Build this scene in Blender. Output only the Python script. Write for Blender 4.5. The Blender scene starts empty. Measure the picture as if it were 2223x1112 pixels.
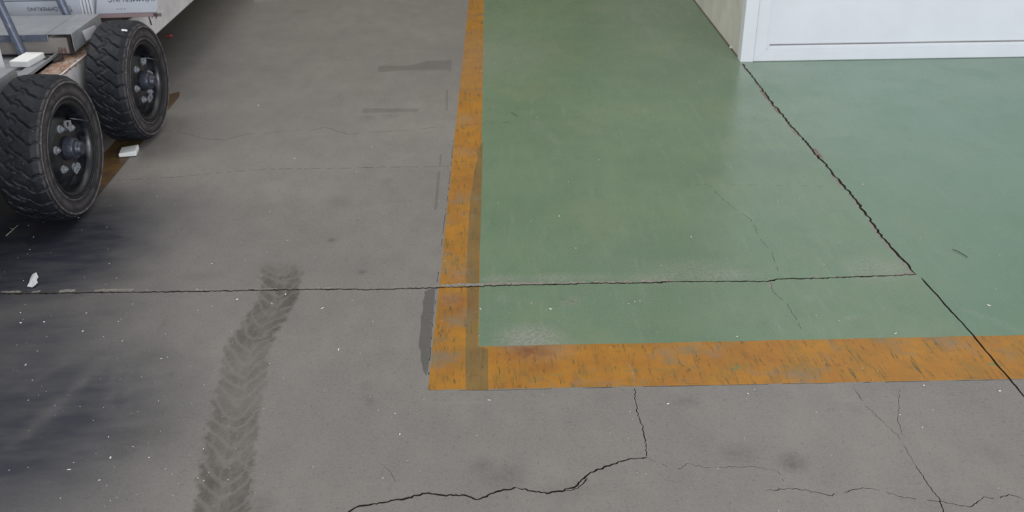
import bpy, bmesh, math, random
import numpy as np
from mathutils import Vector, Matrix, noise as mnoise
from mathutils.geometry import delaunay_2d_cdt
random.seed(7)
S = bpy.context.scene
COL = S.collection
PI = math.pi

# ------------------------------------------------------------------ camera
F = 2090.0                                  # focal length in pixels of a 2223 px wide frame
CAM = Vector((0, 0, 1.6))
RX = Vector((0.99971, 0.0204, -0.0136)); RY = Vector((-0.0217, 0.4774, -0.8784)); 
def _axes():
    c = (1111.5, 556.0); vy = (1060.0, -580.0); s = -0.012
    d = (vy[0]-c[0], vy[1]-c[1])
    a = (-(F*F) - d[1]*(d[1]-s*d[0]))/(d[0]+d[1]*s)
    vx = (c[0]+a, c[1]+d[1]+s*(a-d[0]))
    r = lambda v: Vector((v[0]-c[0], -(v[1]-c[1]), -F)).normalized()
    X, Y = r(vx), r(vy)
    if X.x < 0: X = -X
    return X, Y, X.cross(Y)
AX, AY, AZ = _axes()                         # world axes written in camera space
ROT = Matrix((AX, AY, AZ))                   # camera space -> world
cd = bpy.data.cameras.new('camera'); co = bpy.data.objects.new('camera', cd); COL.objects.link(co)
cd.sensor_width = 36.0; cd.lens = 36.0*F/2223.0; cd.clip_start = 0.05; cd.clip_end = 100
co.matrix_world = Matrix.Translation(CAM) @ ROT.to_4x4()
cd.dof.use_dof = True; cd.dof.focus_distance = 2.75; cd.dof.aperture_fstop = 5.0
S.camera = co
def G(px, py, z=0.0):                        # where a sight line meets the level z
    w = ROT @ Vector((px-1111.5, -(py-556.0), -F)); t = (z-CAM.z)/w.z
    p = CAM + w*t
    return p.x, p.y

# ------------------------------------------------------------------ world and lights
S.view_settings.view_transform = 'Standard'; S.view_settings.look = 'None'
S.view_settings.gamma = 1.0; S.view_settings.exposure = 0.0
W = bpy.data.worlds.new('world'); S.world = W; W.use_nodes = True
wn = W.node_tree; wn.nodes.clear()
wo = wn.nodes.new('ShaderNodeOutputWorld'); wb = wn.nodes.new('ShaderNodeBackground')
tc = wn.nodes.new('ShaderNodeTexCoord'); sx = wn.nodes.new('ShaderNodeSeparateXYZ')
rp = wn.nodes.new('ShaderNodeValToRGB')
wn.links.new(tc.outputs['Generated'], sx.inputs[0])
mr = wn.nodes.new('ShaderNodeMapRange'); mr.inputs[1].default_value = -0.1; mr.inputs[2].default_value = 1.0
wn.links.new(sx.outputs['Z'], mr.inputs[0]); wn.links.new(mr.outputs[0], rp.inputs[0])
rp.color_ramp.elements[0].color = (0.62, 0.63, 0.64, 1); rp.color_ramp.elements[1].color = (0.78, 0.80, 0.84, 1)
e = rp.color_ramp.elements.new(0.30); e.color = (0.66, 0.66, 0.65, 1)
wn.links.new(rp.outputs[0], wb.inputs[0]); wb.inputs[1].default_value = 0.74
wn.links.new(wb.outputs[0], wo.inputs[0])
def area(name, loc, target, sx_, sy_, power, col):
    l = bpy.data.lights.new(name, 'AREA'); l.shape = 'RECTANGLE'; l.size = sx_; l.size_y = sy_
    l.energy = power; l.color = col
    o = bpy.data.objects.new(name, l); COL.objects.link(o); o.location = loc
    o.rotation_euler = (Vector(target)-Vector(loc)).to_track_quat('-Z', 'Y').to_euler()
    return o
area('gate_daylight', (4.6, -5.6, 2.6), (0.8, 5.0, 0.4), 6.0, 4.0, 760, (0.90, 0.95, 1.0))
area('roof_light', (2.5, 6.0, 6.5), (1.2, 4.5, 0), 3.0, 8.0, 110, (1.0, 0.985, 0.95))
area('roof_light', (-5.5, 4.0, 6.5), (-1.0, 5.0, 0), 3.0, 8.0, 360, (1.0, 0.985, 0.95))

# ------------------------------------------------------------------ material helpers
def lin(c):
    return tuple(((v/255)/12.92 if v/255 <= .04045 else ((v/255+.055)/1.055)**2.4) for v in c)+(1,)
class N:
    def __init__(s, name):
        s.m = bpy.data.materials.new(name); s.m.use_nodes = True; s.t = s.m.node_tree
        s.t.nodes.clear(); s.o = s.t.nodes.new('ShaderNodeOutputMaterial')
        s.b = s.t.nodes.new('ShaderNodeBsdfPrincipled'); s.t.links.new(s.b.outputs[0], s.o.inputs[0])
        s.tc = s.t.nodes.new('ShaderNodeTexCoord').outputs['Object']
    def put(s, inp, v):
        if isinstance(v, bpy.types.NodeSocket): s.t.links.new(v, inp)
        elif v is not None: inp.default_value = v
    def map(s, scale=(1, 1, 1), rot=(0, 0, 0), loc=(0, 0, 0), src=None):
        n = s.t.nodes.new('ShaderNodeMapping'); s.put(n.inputs['Vector'], src or s.tc)
        n.inputs['Scale'].default_value = scale; n.inputs['Rotation'].default_value = rot; n.inputs['Location'].default_value = loc
        return n.outputs[0]
    def noise(s, scale, detail=4, rough=.55, vec=None, dist=0):
        n = s.t.nodes.new('ShaderNodeTexNoise'); s.put(n.inputs['Vector'], vec or s.tc)
        n.inputs['Scale'].default_value = scale; n.inputs['Detail'].default_value = detail
        n.inputs['Roughness'].default_value = rough; n.inputs['Distortion'].default_value = dist
        return n.outputs['Fac']
    def vor(s, scale, vec=None, feature='F1'):
        n = s.t.nodes.new('ShaderNodeTexVoronoi'); s.put(n.inputs['Vector'], vec or s.tc)
        n.inputs['Scale'].default_value = scale; n.feature = feature
        return n.outputs['Distance']
    def rng(s, v, a, b, c=0., d=1., smooth=False):
        n = s.t.nodes.new('ShaderNodeMapRange'); s.put(n.inputs[0], v)
        if smooth: n.interpolation_type = 'SMOOTHSTEP'
        for i, q in enumerate((a, b, c, d)): s.put(n.inputs[i+1], q)
        return n.outputs[0]
    def math(s, op, a, b=None, c=None):
        n = s.t.nodes.new('ShaderNodeMath'); n.operation = op
        for i, q in enumerate((a, b, c)):
            if q is not None: s.put(n.inputs[i], q)
        return n.outputs[0]
    def mix(s, f, a, b, mode='MIX'):
        n = s.t.nodes.new('ShaderNodeMix'); n.data_type = 'RGBA'; n.blend_type = mode
        s.put(n.inputs[0], f); s.put(n.inputs[6], a); s.put(n.inputs[7], b)
        return n.outputs[2]
    def attr(s, name):
        n = s.t.nodes.new('ShaderNodeAttribute'); n.attribute_name = name; return n.outputs['Fac']
    def geo(s, k): return s.t.nodes.new('ShaderNodeNewGeometry').outputs[k]
    def bump(s, h, strength=.3, dist=.002):
        n = s.t.nodes.new('ShaderNodeBump'); s.put(n.inputs['Height'], h)
        n.inputs['Strength'].default_value = strength; n.inputs['Distance'].default_value = dist
        s.t.links.new(n.outputs[0], s.b.inputs['Normal'])
    def fin(s, col, rough=.6, metal=0., spec=None, coat=None):
        s.put(s.b.inputs['Base Color'], col); s.put(s.b.inputs['Roughness'], rough); s.put(s.b.inputs['Metallic'], metal)
        if spec is not None: s.b.inputs['Specular IOR Level'].default_value = spec
        if coat: s.b.inputs['Coat Weight'].default_value = coat; s.b.inputs['Coat Roughness'].default_value = .15
        return s.m

def floor_marks(n, col):
    """rubber dirt with painted trailer shade, smudges, tyre print and white dust shared by every floor finish"""
    gr = n.attr('grime_shade'); sm = n.attr('smudge'); tu = n.attr('track_u'); tv = n.attr('track_v'); tm = n.attr('track_m')
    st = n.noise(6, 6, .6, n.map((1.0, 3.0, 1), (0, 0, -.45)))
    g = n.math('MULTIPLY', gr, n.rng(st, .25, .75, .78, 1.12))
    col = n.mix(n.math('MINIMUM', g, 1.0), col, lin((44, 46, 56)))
    s2 = n.math('MULTIPLY', sm, n.rng(n.noise(55, 5, .7), .3, .6, .25, 1.0))
    col = n.mix(n.math('MULTIPLY', s2, .62), col, lin((50, 47, 45)))
    # tyre print: dirt lozenges between paler lug gaps
    ab = n.math('ABSOLUTE', n.math('ADD', tu, n.rng(n.noise(18, 3), 0, 1, -.25, .25)))
    ph = n.math('ADD', n.math('MULTIPLY', tv, 15.5), n.math('MULTIPLY', n.math('POWER', n.math('MAXIMUM', ab, 0.0), 1.4), 1.5))
    ph = n.math('ADD', ph, n.rng(n.noise(9, 4), 0, 1, -1.1, 1.1))
    w = n.math('ABSOLUTE', n.math('SUBTRACT', n.math('FRACT', ph), .5))
    lug = n.rng(w, .24, .46, 1.0, .25, True)
    rg = n.rng(n.math('ABSOLUTE', n.math('SUBTRACT', ab, .16)), .0, .09, .55, 1.0)
    edge = n.rng(n.math('ADD', n.math('ABSOLUTE', tu), n.rng(n.noise(30, 4), 0, 1, -.5, .5)), .80, 1.10, 1.0, 0.0, True)
    t = n.math('MULTIPLY', n.math('MULTIPLY', lug, rg), n.math('MULTIPLY', edge, tm))
    t = n.math('MULTIPLY', t, n.rng(n.noise(8, 7, .78, n.map((1.6, .8, 1))), .38, .62, .2, 1.15))
    base = n.math('MULTIPLY', n.math('MULTIPLY', edge, tm), .40)
    col = n.mix(n.math('MULTIPLY', n.math('ADD', t, base), .55), col, lin((64, 58, 49)))
    # dust specks
    v = n.vor(34); k = n.rng(v, .022, .03, 1., 0.)
    k = n.math('MULTIPLY', k, n.rng(n.noise(23, 2), .60, .62))
    col = n.mix(k, col, lin((170, 170, 166)))
    return col

def mat_concrete(name='concrete', mul=1.0):
    n = N(name)
    a = n.mix(n.rng(n.noise(1.6, 5, .6), .3, .7), lin((110*mul, 106*mul, 103*mul)), lin((126*mul, 121*mul, 116*mul)))
    a = n.mix(n.rng(n.noise(7, 6, .62, n.map((1.6, .9, 1), (0, 0, .5))), .35, .75, 0, .5), a, lin((88*mul, 85*mul, 83*mul)))
    a = n.mix(n.rng(n.noise(160, 3, .75), .35, .65, 0, .60), a, lin((134*mul, 130*mul, 124*mul)))
    a = n.mix(n.rng(n.noise(75, 5, .75), .56, .70, 0, .55), a, lin((70, 68, 66)))
    st = n.noise(3.2, 7, .75, n.map((.6, 5.5, 1), (0, 0, .55)))
    a = n.mix(n.rng(st, .58, .74, 0, .22), a, lin((150, 146, 140)))
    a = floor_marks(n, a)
    n.bump(n.math('ADD', n.noise(220, 3, .7), n.math('MULTIPLY', n.noise(30, 4), .7)), .28, .0012)
    return n.fin(a, n.rng(n.noise(5, 4), .3, .7, .40, .56), spec=.42)

def mat_green():
    n = N('green_paint')
    a = n.mix(n.rng(n.noise(1.3, 5, .6), .35, .68), lin((88, 112, 86)), lin((102, 124, 96)))
    a = n.mix(n.rng(n.noise(2.6, 4, .55, n.map((1, 1, 1), (0, 0, 0), (4, 2, 0))), .52, .70, 0, .6), a, lin((112, 124, 92)))
    a = n.mix(n.rng(n.noise(9, 6, .7, n.map((1.6, .8, 1), (0, 0, -.6))), .48, .75, 0, .5), a, lin((80, 104, 80)))
    a = n.mix(n.rng(n.noise(150, 4, .75), .42, .70, 0, .5), a, lin((122, 136, 118)))
    st = n.noise(4.2, 8, .78, n.map((6.5, .7, 1), (0, 0, .62)))
    a = n.mix(n.rng(st, .54, .80, 0, .30), a, lin((150, 155, 145)))
    a = n.mix(n.math('MULTIPLY', n.attr('wear'), n.rng(n.noise(85, 6, .75), .40, .60)), a, lin((140, 138, 130)))
    cool = n.attr('cool')
    a = n.mix(n.math('MULTIPLY', cool, .6), a, lin((90, 124, 106)))
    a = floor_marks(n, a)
    n.bump(n.math('ADD', n.noise(200, 3, .7), n.noise(24, 4)), .10, .0010)
    return n.fin(a, n.rng(n.noise(4, 4), .3, .7, .20, .34), spec=.5)

def mat_orange(name, c0, c1, scr=1.0):
    n = N(name)
    a = n.mix(n.rng(n.noise(8, 5, .65), .35, .68), lin(c0), lin(c1)); n.b.inputs['Specular IOR Level'].default_value = .3
    s1 = n.noise(9, 9, .8, n.map((2.2, .45, 1), (0, 0, .62)))
    a = n.mix(n.rng(s1, .54, .68, 0, .7*scr), a, lin((108, 84, 48)))
    s2 = n.noise(26, 8, .8, n.map((3.4, .45, 1), (0, 0, .95)), .6)
    a = n.mix(n.rng(s2, .55, .61, 0, .85*scr), a, lin((72, 70, 42)))
    s3 = n.noise(30, 8, .8, n.map((.5, 3.2, 1), (0, 0, .2), (3, 1, 0)), .4)
    a = n.mix(n.rng(s3, .58, .64, 0, .6*scr), a, lin((88, 76, 44)))
    a = n.mix(n.rng(n.noise(5.5, 6, .7, n.map(loc=(7, 3, 0))), .54, .68, 0, .75*scr), a, lin((118, 108, 90)))
    a = n.mix(n.rng(n.noise(11, 7, .7, n.map(loc=(1, 9, 0))), .5, .68, 0, .55*scr), a, lin((112, 96, 42)))
    a = n.mix(n.math('MULTIPLY', n.attr('wear'), n.rng(n.noise(70, 6, .75), .38, .60)), a, lin((136, 118, 98)))
    a = n.mix(n.math('MULTIPLY', n.attr('rust'), n.rng(n.noise(20, 5, .7), .35, .6, .3, 1.)), a, lin((118, 72, 38)))
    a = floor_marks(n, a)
    n.bump(n.noise(180, 4, .7), .2, .001)
    return n.fin(a, .45, spec=.35)

def mat_plain(name, c, rough=.6, metal=0., var=.15, scale=12, spec=None, bump=0., bscale=90):
    n = N(name)
    d = tuple(v*(1-var) for v in c)
    a = n.mix(n.rng(n.noise(scale, 5, .62), .3, .7), lin(c), lin(d))
    if bump: n.bump(n.noise(bscale, 4, .65), bump, .002)
    return n.fin(a, rough, metal, spec)
def mat_dirty(name, c, dirt, rough=.55, metal=0., scale=9, lo=.5, hi=.7, amt=.8, bump=.1):
    n = N(name)
    a = n.mix(n.rng(n.noise(scale, 6, .65), .3, .7), lin(c), lin(tuple(v*.88 for v in c)))
    a = n.mix(n.rng(n.noise(scale*2.3, 8, .72, n.map(loc=(3, 5, 1))), lo, hi, 0, amt), a, lin(dirt))
    n.bump(n.noise(80, 4, .65), bump, .002)
    return n.fin(a, rough, metal)
def mat_rust():
    n = N('flaking_rust')
    a = n.mix(n.rng(n.noise(22, 7, .7), .35, .65), lin((178, 166, 158)), lin((146, 100, 66)))
    a = n.mix(n.rng(n.noise(60, 7, .75, n.map((1, .4, 1), (0, 0, .6))), .5, .62), a, lin((84, 70, 62)))
    n.bump(n.noise(90, 6, .75), .9, .006)
    return n.fin(a, .85)
def mat_rubber():
    n = N('tyre_rubber')
    a = n.mix(n.rng(n.noise(14, 6, .65), .3, .72), lin((17, 18, 23)), lin((29, 31, 38)))
    a = n.mix(n.rng(n.noise(60, 6, .75, n.map(loc=(2, 2, 2))), .56, .74, 0, .6), a, lin((70, 70, 75)))
    sx = n.t.nodes.new('ShaderNodeSeparateXYZ'); n.t.links.new(n.tc, sx.inputs[0])
    rad = n.math('SQRT', n.math('ADD', n.math('POWER', sx.outputs[1], 2.0), n.math('POWER', sx.outputs[2], 2.0)))
    outer = n.rng(sx.outputs[0], -.012, -.006)
    for rc, wd, am in ((.2345, .005, 1.0), (.184, .004, .9), (.208, .022, .35), (.247, .006, .7)):
        ring = n.rng(n.math('ABSOLUTE', n.math('SUBTRACT', rad, rc)), 0, wd, am, 0)
        ring = n.math('MULTIPLY', n.math('MULTIPLY', ring, outer), n.rng(n.noise(26, 6, .75, n.map(loc=(5, 1, 1))), .36, .56, .15, 1.0))
        a = n.mix(ring, a, lin((122, 114, 112)))
    v = n.vor(75); k = n.math('MULTIPLY', n.rng(v, .05, .075, 1, 0), n.rng(n.noise(31, 2), .6, .62))
    a = n.mix(k, a, lin((190, 192, 196)))
    n.bump(n.noise(70, 5, .7), .25, .002)
    return n.fin(a, .58, spec=.3)
def mat_rim():
    n = N('black_rim_paint')
    a = n.mix(n.rng(n.noise(24, 6, .7), .50, .78, 0, .8), lin((12, 14, 19)), lin((52, 52, 58)))
    n.bump(n.noise(50, 3), .1, .001)
    return n.fin(a, n.rng(n.noise(20, 4), .35, .65, .18, .5), spec=.6)
def mat_crack(name, c):
    n = N(name)
    a = n.mix(n.rng(n.noise(120, 4, .7), .3, .7), lin(c), lin(tuple(v*.6 for v in c)))
    n.bump(n.noise(150, 4, .7), .6, .003)
    return n.fin(a, .95, spec=.1)
M = dict(
    concrete=mat_concrete(), green=mat_green(),
    orange=mat_orange('orange_paint', (166, 114, 30), (150, 98, 30)),
    ochre=mat_orange('ochre_paint_overlap', (126, 99, 52), (110, 86, 46), .8),
    oldorange=mat_orange('grimy_orange_paint', (92, 66, 40), (70, 57, 44), 1.0),
    sealer=mat_concrete('dark_sealed_concrete', .74), stained=mat_concrete('stained_concrete', .88),
    smear=mat_orange('green_smeared_orange', (104, 116, 72), (122, 112, 58), .6), scuff=mat_orange('scuffed_orange', (102, 82, 44), (84, 74, 44), .8),
    spall=mat_crack('broken_concrete', (160, 154, 146)), crack=mat_crack('crack_dirt', (84, 78, 68)),
    pink=mat_crack('bare_concrete_patch', (150, 134, 128)),
    galv=mat_dirty('galvanised_steel', (146, 150, 156), (128, 124, 114), .42, .12, 11, .45, .7, .7),
    galvblue=mat_dirty('scuffed_galvanised_tube', (104, 110, 128), (150, 152, 158), .42, .4, 16, .55, .72, .8),
    white=mat_plain('white_pvc', (222, 224, 230), .32, 0, .03, 4), beam=mat_dirty('chipped_white_paint', (214, 210, 212), (160, 154, 148), .5, 0, 9, .56, .7, .8),
    beige=mat_dirty('beige_plaster', (210, 208, 197), (176, 170, 160), .7, 0, 5, .6, .8, .6, .15),
    farwall=mat_plain('dim_end_wall', (168, 164, 138), .8), inner=mat_dirty('grey_beige_paint', (150, 144, 138), (112, 96, 84), .6, 0, 14, .6, .75, .7),
    rust=mat_rust(), dark=mat_plain('dark_rusty_steel', (52, 42, 38), .8, 0, .3, 30, bump=.3), under=mat_plain('black_underframe', (36, 36, 38), .7),
    rubber=mat_rubber(), rim=mat_rim(), nut=mat_dirty('zinc_nut', (176, 180, 188), (84, 80, 78), .38, .6, 60, .5, .7, .7),
    hub=mat_dirty('scuffed_hub_metal', (66, 70, 82), (138, 138, 144), .4, .5, 60, .55, .7, .8),
    film=mat_plain('printed_white_film', (196, 200, 210), .25, 0, .06, 6, bump=.08, bscale=18), pinkb=mat_plain('mauve_board', (158, 136, 138), .5, 0, .08),
    ink=mat_plain('black_ink', (60, 62, 72), .5, 0, 0), grout=mat_plain('brown_edge_sealant', (112, 84, 72), .8, 0, .3, 30),
    foam=mat_plain('white_foam', (226, 226, 224), .8, 0, .05, 30, bump=.3, bscale=160), paper=mat_plain('white_paper', (222, 224, 226), .7, 0, .08, 60, bump=.5, bscale=60),
    drip=mat_plain('faded_red_paint', (128, 84, 74), .7), red=mat_plain('red_plastic', (150, 60, 56), .5), chip=mat_plain('white_crumb', (220, 220, 214), .6), straw=mat_plain('pale_straw', (168, 160, 148), .8),
    gap=mat_plain('shadow_gap_rubber', (110, 108, 112), .8, 0, .1),
)

# ------------------------------------------------------------------ mesh helpers
def link(name, bm, mats, parent=None, smooth=False, bevel=0., loc=None, rot=None, auto=False):
    me = bpy.data.meshes.new(name); bmesh.ops.recalc_face_normals(bm, faces=bm.faces); bm.to_mesh(me); bm.free()
    o = bpy.data.objects.new(name, me); COL.objects.link(o)
    for m in (mats if isinstance(mats, (list, tuple)) else [mats]): me.materials.append(m)
    if parent: o.parent = parent
    if loc: o.location = loc
    if rot: o.rotation_euler = rot
    if smooth: me.shade_smooth()
    if bevel:
        b = o.modifiers.new('bevel', 'BEVEL'); b.width = bevel; b.segments = 2; b.limit_method = 'ANGLE'; b.angle_limit = .6
    return o
def tag(o, label=None, cat=None, group=None, kind=None):
    if label: o['label'] = label
    if cat: o['category'] = cat
    if group: o['group'] = group
    if kind: o['kind'] = kind
    return o
def thing(name, label, cat, loc=(0, 0, 0), group=None):
    o = bpy.data.objects.new(name, None); COL.objects.link(o); o.location = loc; o.empty_display_size = .1
    return tag(o, label, cat, group)
def box(bm, x0, x1, y0, y1, z0, z1, mat=None):
    m = Matrix.Translation(((x0+x1)/2, (y0+y1)/2, (z0+z1)/2)) @ Matrix.Diagonal((x1-x0, y1-y0, z1-z0, 1))
    if mat: m = mat @ m
    return bmesh.ops.create_cube(bm, size=1, matrix=m)['verts']
def tube(bm, a, b, r, seg=20, r2=None):
    a, b = Vector(a), Vector(b); d = b-a
    m = Matrix.Translation((a+b)/2) @ d.to_track_quat('Z', 'Y').to_matrix().to_4x4()
    return bmesh.ops.create_cone(bm, cap_ends=True, segments=seg, radius1=r, radius2=r if r2 is None else r2, depth=d.length, matrix=m)
def prism(bm, pts, axis, a, b):
    """outline pts (2D) swept along axis 'x','y' or 'z' from a to b"""
    f = {'x': lambda p, t: (t, p[0], p[1]), 'y': lambda p, t: (p[0], t, p[1]), 'z': lambda p, t: (p[0], p[1], t)}[axis]
    v0 = [bm.verts.new(f(p, a)) for p in pts]; v1 = [bm.verts.new(f(p, b)) for p in pts]
    bm.faces.new(v0); bm.faces.new(v1[::-1])
    for i in range(len(pts)): j = (i+1) % len(pts); bm.faces.new((v0[i], v0[j], v1[j], v1[i]))
def lathe(bm, prof, seg=96, disp=None):
    """profile of (offset along X, radius) turned round X"""
    rows = []
    for i in range(seg):
        t = 2*PI*i/seg
        row = []
        for k, (x, r) in enumerate(prof):
            rr, xx = (r, x) if disp is None else disp(x, r, t, k)
            row.append(bm.verts.new((xx, rr*math.cos(t), rr*math.sin(t))))
        rows.append(row)
    for i in range(seg):
        a, b = rows[i], rows[(i+1) % seg]
        for k in range(len(prof)-1): bm.faces.new((a[k], a[k+1], b[k+1], b[k]))

# ------------------------------------------------------------------ floor: one slab with its paint, cracks and joints cut into it
V, FC, TAG = [], [], []
PR = dict(green=1, orange=2, oldorange=2, ochre=3, sealer=1.5, stained=1.2, smear=3.5, scuff=3.6, spall=4, pink=4.2, crack=6, hair=5)
def poly(pts, tag_):
    a = len(V); 
    area_ = sum(pts[i][0]*pts[(i+1) % len(pts)][1]-pts[(i+1) % len(pts)][0]*pts[i][1] for i in range(len(pts)))
    if area_ < 0: pts = pts[::-1]
    V.extend(Vector(p[:2]) for p in pts); FC.append(list(range(a, a+len(pts)))); TAG.append(tag_)
def pxpoly(pts, tag_): poly([G(*p) for p in pts], tag_)
def rag(pts, step, amp, seed=0):
    """jagged resampling of a polyline in floor metres"""
    out = []; rnd = random.Random(seed)
    for (x0, y0), (x1, y1) in zip(pts, pts[1:]):
        L = math.hypot(x1-x0, y1-y0); n = max(1, int(L/step)); nx, ny = -(y1-y0)/max(L, 1e-6), (x1-x0)/max(L, 1e-6)
        for i in range(n):
            t = i/n; d = (rnd.uniform(-1, 1)*amp if i else rnd.uniform(-.4, .4)*amp)
            out.append((x0+(x1-x0)*t+nx*d, y0+(y1-y0)*t+ny*d))
    out.append(pts[-1]); return out
def ribbon(px, w0, w1, tag_, step=.012, amp=.0025, seed=0, off=0., gaps=0., dash=3):
    """px polyline, half widths in metres drawn between w0 and w1; gaps = chance that a stretch is closed"""
    pts = rag([G(*p) for p in px], step, amp, seed); rnd = random.Random(seed+99)
    L, R = [], []; w = (w0+w1)/2
    for i, (x, y) in enumerate(pts):
        a = pts[max(0, i-1)]; b = pts[min(len(pts)-1, i+1)]
        dx, dy = b[0]-a[0], b[1]-a[1]; l = math.hypot(dx, dy) or 1; nx, ny = -dy/l, dx/l
        w = .55*w+.45*rnd.uniform(w0, w1) if rnd.random() > .12 else rnd.uniform(w0, w1)
        if i in (0, len(pts)-1): w = w0*.4
        o = off+rnd.uniform(-.3, .3)*w
        L.append((x+nx*(o+w), y+ny*(o+w))); R.append((x+nx*(o-w), y+ny*(o-w)))
    skip = 0
    for i in range(len(pts)-1):
        if skip > 0: skip -= 1; continue
        if rnd.random() < gaps: skip = rnd.randint(1, dash); continue
        poly([L[i], L[i+1], R[i+1], R[i]], tag_)

poly([(-9, -4), (9, -4), (9, 16), (-9, 16)], 'concrete')
XR, XL = -.065, lambda y: -.2025+(y-2.17)*.0078
poly([(XR, 2.385), (4.9, 2.372), (4.9, 15), (XR, 15)], 'green')
poly([(XL(2.172), 2.173), (.6, 2.168), (4.9, 2.158), (4.9, 2.378)] + [(x, 2.3845+random.uniform(-.0015, .0015)) for x in np.arange(1.6, -.06, -.11)] + [(XR, 2.385)]
     + [(XR+random.uniform(-.001, .001), y) for y in np.arange(2.6, 6.6, .22)] + [(XR, 15), (XL(15), 15)] + [(XL(y)+random.uniform(-.0015, .0015), y) for y in np.arange(6.6, 2.3, -.12)], 'orange')
pxpoly([(1011, 847), (1060, 848), (1059, 757), (1037, 752), (1040, 600), (1045, 440), (1048, 310), (1044, 310), (1030, 372), (1020, 440), (1012, 590), (1014, 640), (1010, 760)], 'ochre')
pxpoly([(936, 626), (945, 627), (938, 720), (930, 800), (926, 817), (919, 806), (917, 795), (913, 780), (914, 765), (909, 752), (911, 730), (914, 705), (913, 690), (919, 672), (918, 655), (923, 640), (920, 634)], 'sealer')
poly([(-1.72, 3.13), (-1.68, 3.08), (-1.64, 3.12), (-1.60, 3.09), (-1.572, 3.14), (-1.585, 3.4), (-1.598, 4.70), (-1.62, 4.78), (-1.66, 4.74), (-1.72, 4.72)], 'oldorange')
for q in ([(822, 143), (885, 143), (930, 132), (981, 131), (979, 158), (972, 152), (880, 152), (820, 157)], [(788, 235), (912, 236), (905, 243), (785, 246)], [(950, 372), (956, 372), (949, 456), (942, 458)], [(968, 195), (973, 195), (972, 240), (968, 240)], [(955, 335), (959, 335), (957, 360), (953, 360)]):
    pxpoly(q, 'stained')
# long cross joint
J = [(-400, 646), (0, 638), (100, 637), (218, 635), (432, 633), (571, 630), (735, 628), (809, 629), (938, 625), (1038, 622), (1110, 619), (1187, 618), (1290, 615), (1385, 615), (1479, 611), (1600, 611), (1669, 611), (1688, 606), (1790, 604), (1892, 600), (1988, 596)]
ribbon(J, .0016, .0048, 'crack', .0075, .0026, 1)
def lip(px, a, b, tag_, seed, step=.02, gaps=.35, off=.008, amp=.003):
    ribbon(px, a, b, tag_, step, amp, seed, off, gaps, 4)
lip([(0, 636), (110, 635), (230, 632), (330, 632)], .004, .0095, 'spall', 3, .012, .15, .007)
lip([(330, 632), (571, 629), (735, 626), (938, 623)], .002, .005, 'spall', 4, .014, .5, .004)
lip([(938, 624), (1038, 620), (1187, 617)], .006, .012, 'spall', 5, .010, .0, .008)
lip([(1187, 617), (1385, 614), (1479, 610)], .004, .010, 'spall', 6, .012, .08, .006)
lip([(1479, 610), (1790, 603), (1900, 599), (1980, 594)], .002, .005, 'spall', 8, .014, .5, .004)
for px, a, b, sd in (([(1290, 808), (1340, 807), (1400, 804), (1452, 803)], .0006, .0022, 51), ([(1150, 818), (1210, 814), (1285, 809)], .0004, .0014, 52), ([(1590, 806), (1600, 798), (1618, 794), (1625, 797)], .003, .008, 53), ([(2140, 790), (2170, 793)], .004, .008, 54), ([(1445, 775), (1455, 790)], .002, .006, 55), ([(960, 565), (972, 556), (1000, 556)], .001, .003, 56), ([(1190, 825), (1205, 832)], .001, .004, 57)):
    ribbon(px, a, b, 'smear', .008, .003, sd, 0, .15, 2)
for px, sd in (([(1076, 765), (1080, 790), (1086, 822)], 61), ([(1455, 752), (1480, 790), (1512, 832)], 62), ([(1660, 745), (1700, 790), (1745, 830)], 63), ([(1752, 742), (1800, 790), (1838, 828)], 64), ([(1822, 738), (1870, 780), (1925, 822)], 65), ([(965, 540), (985, 560), (1003, 600)], 66), ([(1970, 750), (2060, 775), (2100, 800)], 67), ([(2000, 745), (2110, 790)], 68)):
    ribbon(px, .0004, .0022, 'scuff', .007, .004, sd, 0, .45, 3)
# long joint running away beside the doorway
D = [(2500, 1180), (2223, 862), (2190, 820), (2163, 790), (2120, 737), (2080, 692), (2040, 648), (2000, 603)]
ribbon(D, .0022, .0042, 'crack', .02, .0015, 11)
D2 = [(1990, 597), (1982, 590), (1958, 562), (1938, 540), (1915, 515), (1895, 485), (1872, 455), (1850, 425), (1815, 385), (1790, 354), (1770, 335), (1755, 315), (1726, 283), (1700, 252), (1675, 222), (1662, 203), (1640, 175), (1612, 138)]
ribbon(D2, .0026, .0066, 'crack', .016, .0042, 12)
lip(D2, .002, .0075, 'spall', 13, .02, .2, .009)
lip([(1782, 345), (1774, 336), (1762, 322)], .006, .010, 'pink', 14, .02, 0, -.008)
lip([(1700, 250), (1688, 237), (1680, 228)], .004, .008, 'pink', 15, .02, 0, .010)
lip([(1672, 217), (1664, 206), (1655, 195)], .005, .009, 'pink', 16, .02, 0, .010)
lip([(1985, 588), (1972, 590), (1940, 594)], .004, .008, 'spall', 17, .012, .1, .010)
A = [(740, 1125), (762, 1108), (780, 1099), (824, 1092), (874, 1084), (924, 1071), (963, 1075), (1010, 1076), (1033, 1085), (1050, 1080), (1082, 1066), (1122, 1059), (1152, 1066), (1187, 1071), (1216, 1067), (1251, 1056), (1278, 1029), (1326, 1009), (1365, 997), (1405, 994)]
ribbon(A[:12], .0010, .0036, 'crack', .0065, .0022, 21)
ribbon(A[11:], .0010, .0036, 'crack', .0065, .0024, 22)
ribbon([(1216, 1067), (1251, 1058), (1272, 1036)], .0008, .002, 'crack', .0075, .0026, 23, -.005)
ribbon([(1405, 994), (1404, 982), (1400, 952), (1396, 927), (1385, 902), (1379, 868), (1378, 843)], .0006, .0015, 'crack', .0075, .0026, 24)
ribbon([(1378, 841), (1377, 825), (1373, 808), (1366, 790)], .001, .002, 'spall', .012, .002, 25)
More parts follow.
